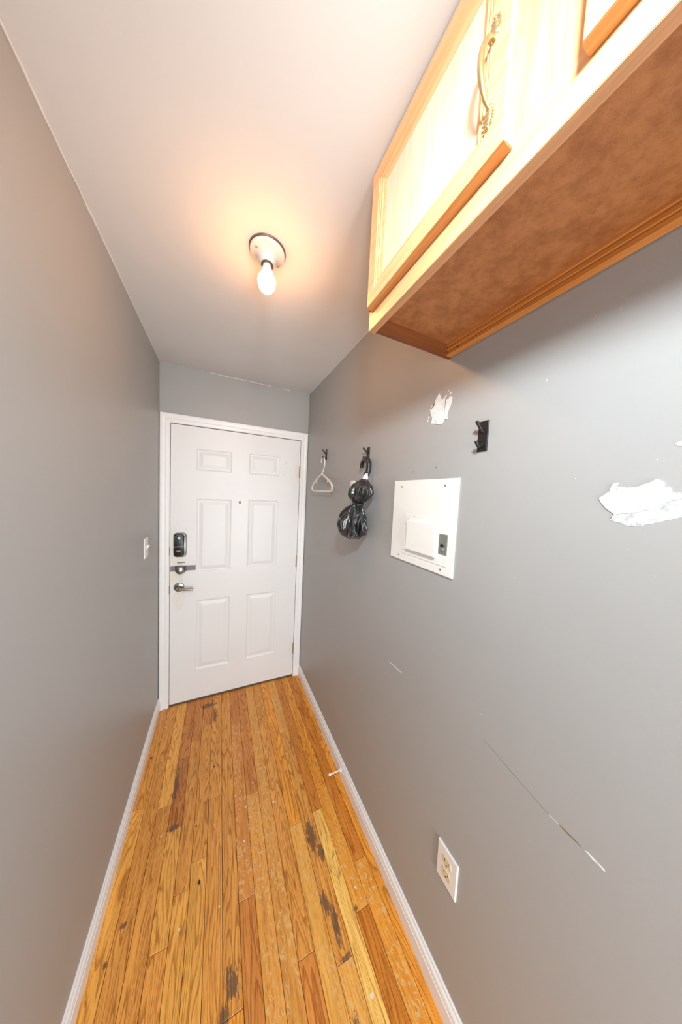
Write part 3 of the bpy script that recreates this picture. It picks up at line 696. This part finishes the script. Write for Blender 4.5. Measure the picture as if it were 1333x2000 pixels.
# small white adhesive hooks on the wall
def adhesive_hook(y, z, w, h, label):
    a = empty('adhesive_hook', (W, y, z)); tag(a, label, 'wall hook')
    out = rrect(w, h, w * 0.35, 5); bm = bmesh.new(); rings = []
    for d, c in ((0, 0), (0.006, 0), (0.010, 0.006)):
        rings.append([bm.verts.new((W - d, y + u * (w - 2 * c) / w, z + v * (h - 2 * c) / h)) for u, v in out])
    for A, B in zip(rings, rings[1:]):
        for i in range(len(out)): bm.faces.new((A[i], A[(i + 1) % len(out)], B[(i + 1) % len(out)], B[i]))
    bm.faces.new(rings[0]); bm.faces.new(rings[-1])
    mk('hook_base', bm, m_white_plastic, a, smooth_=True)
    mk('hook', tube(spline([(W - 0.008, y, z + h * 0.05), (W - 0.012, y, z - h * 0.30), (W - 0.018, y, z - h * 0.34), (W - 0.021, y, z - h * 0.12)], 5), w * 0.075, 8), m_white_plastic, a, smooth_=True)
adhesive_hook(-0.862, 1.640, 0.054, 0.086, 'white adhesive wall hook half hidden behind the umbrella')
adhesive_hook(-0.572, 1.652, 0.020, 0.040, 'small white adhesive hook seen through the hanger')

# ================================================================== UMBRELLA
um = empty('umbrella', (W - 0.022, -1.006, 1.773)); tag(um, 'black umbrella with curved handle hanging from the middle coat hook', 'umbrella')
XU = W - 0.0225; RH = 0.0095
zt = 1.7605 + 0.0 
arc = []
yc, zc, R0 = -1.0260, 1.7475, 0.0345       # J bend: straddles the lower peg
yc = -1.0200
for k in range(0, 13):
    a = math.radians(-12 + k * 16); arc.append((XU, yc + R0 * math.cos(a), zc + R0 * math.sin(a) * 0.95))
arc += [(XU - 0.002, yc - R0 - 0.001, 1.722), (XU - 0.008, yc - R0 + 0.002, 1.705)]
arc = spline(arc, 3)
rs = [0.0085 + 0.0042 * min(1, i / 26) for i in range(len(arc))]
mk('handle', tube(arc, rs, 14), m_black_plastic, um, smooth_=True)
axis_top = Vector(arc[-1]); p_a = Vector((W - 0.036, -1.058, 1.706)); 
def seg(a, b, ra, rb, mat, name, sg=18):
    a = Vector(a); b = Vector(b); d = b - a
    return mk(name, lathe([(ra * .92, 0), (ra, 0.001), (rb, d.length - 0.001), (rb * .92, d.length)], sg, d, a), mat, um, smooth_=True)
q0 = axis_top + Vector((0, 0, 0.004)); q1 = Vector((W - 0.040, -1.0615, 1.693)); q2 = Vector((W - 0.051, -1.069, 1.672))
seg(q0, q0.lerp(q1, 0.12), 0.0138, 0.0138, m_nickel, 'ring')
seg(q0.lerp(q1, 0.12), q1, 0.0138, 0.0142, m_black_plastic, 'collar')
lab = mk('printed_label', bxm(((-0.001, -0.007, -0.0055), (0.001, 0.007, 0.0055))), m_white_plastic, um, loc=tuple(q0.lerp(q1, 0.55) + Vector((-0.0075, -0.0128, 0))), rot=(0, 0, math.radians(60)))
seg(q1, q2, 0.0128, 0.0120, m_white_plastic, 'shaft')
# gathered canopy: two puffed lobes cinched at the waist
def canopy():
    #        z      y       x      hy     hx
    K = [(1.680, -1.069, W - 0.052, 0.012, 0.012), (1.668, -1.070, W - 0.056, 0.030, 0.024), (1.650, -1.070, W - 0.062, 0.052, 0.038), (1.630, -1.068, W - 0.066, 0.066, 0.046),
         (1.610, -1.064, W - 0.067, 0.068, 0.048), (1.592, -1.057, W - 0.066, 0.058, 0.042), (1.578, -1.047, W - 0.064, 0.036, 0.030), (1.566, -1.040, W - 0.063, 0.021, 0.020),
         (1.555, -1.034, W - 0.063, 0.030, 0.026), (1.535, -1.020, W - 0.066, 0.060, 0.040), (1.505, -1.006, W - 0.070, 0.086, 0.052), (1.470, -0.998, W - 0.072, 0.099, 0.058),
         (1.440, -0.993, W - 0.072, 0.100, 0.058), (1.415, -0.992, W - 0.070, 0.088, 0.050), (1.398, -0.991, W - 0.068, 0.060, 0.036), (1.388, -0.988, W - 0.066, 0.022, 0.016), (1.384, -0.987, W - 0.066, 0.006, 0.005)]
    rr = random.Random(11); bm = bmesh.new(); seg_ = 150; rings = []
    # interpolate between keys
    F = []
    for i in range(len(K) - 1):
        for k in range(6):
            t = k / 6; F.append(tuple(K[i][j] * (1 - t) + K[i + 1][j] * t for j in range(5)))
    F.append(K[-1])
    ph = [rr.uniform(0, 6.28) for _ in range(8)]
    for (z, y, x, hy, hx) in F:
        ring = []
        for s in range(seg_):
            a = 2 * PI * s / seg_
            q_ = Vector((math.cos(a) * 2.2, math.sin(a) * 2.2, z * 15))
            f = 1 - 0.17 * abs(math.sin(4.5 * a + ph[5] + (z - 1.5) * 6 + 0.5 * mnoise.noise(q_))) + 0.09 * (1 - abs(mnoise.noise(q_ * 1.7)) * 3) + 0.03 * mnoise.noise(q_ * 5)
            f += 0.02 * math.sin(7 * a + ph[0] + (z - 1.5) * 9) + 0.06 * math.sin(12 * a + ph[1] - (z - 1.5) * 24) + 0.035 * math.sin(19 * a + ph[2] + 30 * z) + 0.05 * math.sin(3 * a + ph[3] + z * 40)
            fz = 0.004 * math.sin(5 * a + ph[4] + z * 60)
            ring.append(bm.verts.new((min(W - 0.006, x + hx * f * math.cos(a)), y + hy * 1.07 * f * math.sin(a), z + fz * min(1, hy / 0.05))))
        rings.append(ring)
    for A, B in zip(rings, rings[1:]):
        for i in range(seg_): bm.faces.new((A[i], A[(i + 1) % seg_], B[(i + 1) % seg_], B[i]))
    bm.faces.new(rings[0]); bm.faces.new(rings[-1][::-1]); return bm
o = mk('canopy', canopy(), m_cloth, um); 
for p in o.data.polygons: p.use_smooth = True
st = []
for k in range(24):
    a = 2 * PI * k / 24; st.append((W - 0.063 + 0.0235 * math.cos(a), -1.040 + 0.0245 * math.sin(a), 1.566 + 0.006 * math.sin(a)))
mk('strap', tube(st, 0.0060, 8, closed=True), m_cloth, um, smooth_=True)
mk('ferrule', lathe([(0.004, 0), (0.0045, 0.010), (0.0035, 0.018), (0, 0.019)], 12, (0, -0.2, -1), (W - 0.064, -1.045, 1.408)), m_rimdark, um, smooth_=True)

# ================================================================== CEILING LAMP
LX, LY = 0.5104, -1.1435
cl = empty('ceiling_light', (LX, LY, H)); tag(cl, 'bare glowing bulb in a round porcelain lampholder on the ceiling', 'ceiling light')
mk('mounting_ring', lathe([(0.0605, 0.0), (0.0615, 0.0015), (0.0605, 0.0045), (0.056, 0.006)], 48, (0, 0, -1), (LX, LY, H)), m_rimdark, cl, smooth_=True)
lh = mk('lampholder', lathe([(0.0575, 0.004), (0.0585, 0.008), (0.057, 0.013), (0.050, 0.017), (0.038, 0.022), (0.029, 0.030), (0.0245, 0.040), (0.0225, 0.046), (0.019, 0.046), (0.018, 0.036)], 48, (0, 0, -1), (LX, LY, H)), m_porcelain, cl, smooth_=True)
# small raised lug and screws on the holder
for a in (0.5, 0.5 + PI):
    mk('screw', lathe([(0.0045, 0), (0.0045, 0.0015), (0, 0.0028)], 12, (0, 0, -1), (LX + 0.044 * math.cos(a), LY + 0.044 * math.sin(a), H - 0.0190)), m_brass, cl)
mk('socket_rim', lathe([(0.0195, 0.044), (0.0205, 0.044), (0.0205, 0.0485), (0.0185, 0.0485)], 32, (0, 0, -1), (LX, LY, H)), m_rimdark, cl, smooth_=True)
mk('bulb_neck', lathe([(0.0130, 0.040), (0.0140, 0.050), (0.0165, 0.060), (0.0220, 0.072), (0.0275, 0.084), (0.0295, 0.0925)], 32, (0, 0, -1), (LX, LY, H)), m_white_plastic, cl, smooth_=True)
mk('bulb', lathe([(0.0295, 0.0925), (0.0300, 0.096), (0.0295, 0.108), (0.0262, 0.119), (0.0200, 0.1285), (0.011, 0.1345), (0, 0.1362)], 32, (0, 0, -1), (LX, LY, H)), m_bulb, cl, smooth_=True)

# ================================================================== WALL CABINET
CX, CY0, CY1, CZ = 0.739, -1.475, -2.335, 2.0515
ct = empty('wall_cabinet', (CX, CY0, CZ)); tag(ct, 'honey oak wall cabinet with two doors mounted high on the right wall', 'cabinet')
FF = 0.019
mk('bottom_rail', bxm(((CX, CY1, CZ), (CX + FF, CY0, CZ + 0.062))), m_oakcab, ct, bevel=0.0008)
mk('edge_band', bxm(((CX + 0.0006, CY1 + 0.0006, CZ - 0.0012), (CX + FF - 0.0004, CY0 - 0.0006, CZ - 0.00005))), m_band, ct)
mk('top_rail', bxm(((CX, CY1, H - 0.045), (CX + FF, CY0, H - 0.001))), m_oakcab, ct, bevel=0.0008)
for (a, b) in ((CY0 - 0.042, CY0), (-1.945, -1.855), (CY1, CY1 + 0.042)):
    mk('stile', bxm(((CX, a, CZ + 0.0622), (CX + FF, b, H - 0.0452))), m_oakcab_v, ct, bevel=0.0005)
for (a, b) in ((CY0 - 0.0150, CY0 - 0.003), (CY1 + 0.003, CY1 + 0.015)):
    mk('side_panel', bxm(((CX + FF + 0.0002, a, CZ + 0.0005), (W - 0.001, b, H - 0.001))), m_side, ct)
mk('bottom_panel', bxm(((CX + FF + 0.0002, CY1 + 0.0152, CZ + 0.037), (W - 0.0225, CY0 - 0.0152, CZ + 0.043))), m_hard, ct)
mk('back_panel', bxm(((W - 0.010, CY1 + 0.0152, CZ + 0.052), (W - 0.002, CY0 - 0.0152, H - 0.002))), m_hard, ct)
X1 = W - 0.0035
rp = [(X1, CZ + 0.0005), (X1 - 0.0165, CZ + 0.0005), (X1 - 0.0180, CZ + 0.002), (X1 - 0.0180, CZ + 0.0105), (X1 - 0.0150, CZ + 0.0122), (X1 - 0.0150, CZ + 0.0140), (X1 - 0.0185, CZ + 0.0160), (X1 - 0.0185, CZ + 0.0235),
      (X1 - 0.0155, CZ + 0.0255), (X1 - 0.0155, CZ + 0.0275), (X1 - 0.0188, CZ + 0.0300), (X1 - 0.0188, CZ + 0.051), (X1, CZ + 0.051)]
rl = mk('back_rail', extr(rp, 1, CY1 + 0.0155, CY0 - 0.0155), m_rail, ct)
mk('nail_hole', lathe([(0.0022, 0), (0.0022, 0.0003), (0, 0.0004)], 10, (-1, 0, 0), (X1 - 0.0181, -1.532, CZ + 0.0095)), m_dark, rl)

def cab_door(ya, yb, handle_y):
    """ya > yb; raised frame with stepped moulding round a flat veneer panel"""
    z0, z1 = CZ + 0.043, H - 0.006
    xb, xf = CX - 0.0006, CX - 0.0195
    fw = 0.033; bm = bmesh.new()
    # frame as rings: (offset inward, x)
    RG = [(0.0, xb), (0.0, xf + 0.004), (0.0015, xf + 0.0012), (0.004, xf), (fw, xf), (fw + 0.0015, xf + 0.003), (fw + 0.006, xf + 0.0015), (fw + 0.0075, xf + 0.0045), (fw + 0.013, xf + 0.003), (fw + 0.0145, xf + 0.006), (fw + 0.022, xf + 0.0085), (fw + 0.022, xf + 0.011)]
    rings = []
    for o_, x in RG:
        rings.append([bm.verts.new(v) for v in ((x, ya - o_, z0 + o_), (x, yb + o_, z0 + o_), (x, yb + o_, z1 - o_), (x, ya - o_, z1 - o_))])
    for A, B in zip(rings, rings[1:]):
        for i in range(4): bm.faces.new((A[i], A[(i + 1) % 4], B[(i + 1) % 4], B[i]))
    # back ring
    C_ = [bm.verts.new(v) for v in ((xb, ya - fw - 0.022, z0 + fw + 0.022), (xb, yb + fw + 0.022, z0 + fw + 0.022), (xb, yb + fw + 0.022, z1 - fw - 0.022), (xb, ya - fw - 0.022, z1 - fw - 0.022))]
    A = rings[0]
    for i in range(4): bm.faces.new((A[i], A[(i + 1) % 4], C_[(i + 1) % 4], C_[i]))
    A = rings[-1]
    for i in range(4): bm.faces.new((A[i], A[(i + 1) % 4], C_[(i + 1) % 4], C_[i]))
    d = mk('door', bm, m_oakcab, ct)
    e = fw + 0.0222
    mk('door_edge', extr([(xb, z0 - 0.0014), (xf + 0.006, z0 - 0.0014), (xf + 0.0012, z0 + 0.0010), (xf + 0.0030, z0 - 0.00005), (xb, z0 - 0.00005)], 1, yb + 0.001, ya - 0.001), m_edge, d)
    mk('door_panel', bxm(((xf + 0.0095, yb + e, z0 + e), (xb - 0.002, ya - e, z1 - e))), m_veneer, d)
    # ornate bowed pull
    zc = (z0 + z1) / 2 - 0.047; hb = bmesh.new(); y = handle_y
    hh = 0.046
    pts = spline([(xf - 0.003, y, zc - hh), (xf - 0.013, y, zc - hh + 0.008), (xf - 0.021, y, zc - 0.02), (xf - 0.024, y, zc), (xf - 0.021, y, zc + 0.02), (xf - 0.013, y, zc + hh - 0.008), (xf - 0.003, y, zc + hh)], 5)
    n = len(pts); tube(pts, [0.0022 + 0.0026 * math.sin(PI * i / (n - 1)) for i in range(n)], 10, hb)
    hd = mk('handle', hb, m_brass, d, smooth_=True)
    for s in (-1, 1):
        fb = bmesh.new()
        for k, (dz, r) in enumerate(((0.0, 0.0055), (0.007, 0.0068), (0.014, 0.0060), (0.020, 0.0045), (0.025, 0.003))):
            lathe([(r, 0), (r * 0.95, 0.0016), (r * 0.6, 0.0034), (0, 0.0042)], 10, (-1, 0, 0), (xf, y, zc + s * (hh + dz)), fb)
            if 0 < k < 4:
                for sy in (-1, 1): lathe([(0.0026, 0), (0.0022, 0.0018), (0, 0.0028)], 8, (-1, 0, 0), (xf, y + sy * r, zc + s * (hh + dz + 0.003)), fb)
        mk('rosette', fb, m_brass, hd, smooth_=True)
    return d
d1 = cab_door(-1.4905, -1.858, -1.831)
d2 = cab_door(-1.941, -2.320, -1.968)
for zc in (2.330, 2.118):
    hg_ = lathe([(0.0032, zc - 0.022), (0.0040, zc - 0.020), (0.0040, zc + 0.020), (0.0032, zc + 0.022)], 10, origin=(CX - 0.0045, CY0 - 0.0105, 0))
    mk('hinge', hg_, m_rimdark, d1, smooth_=True)
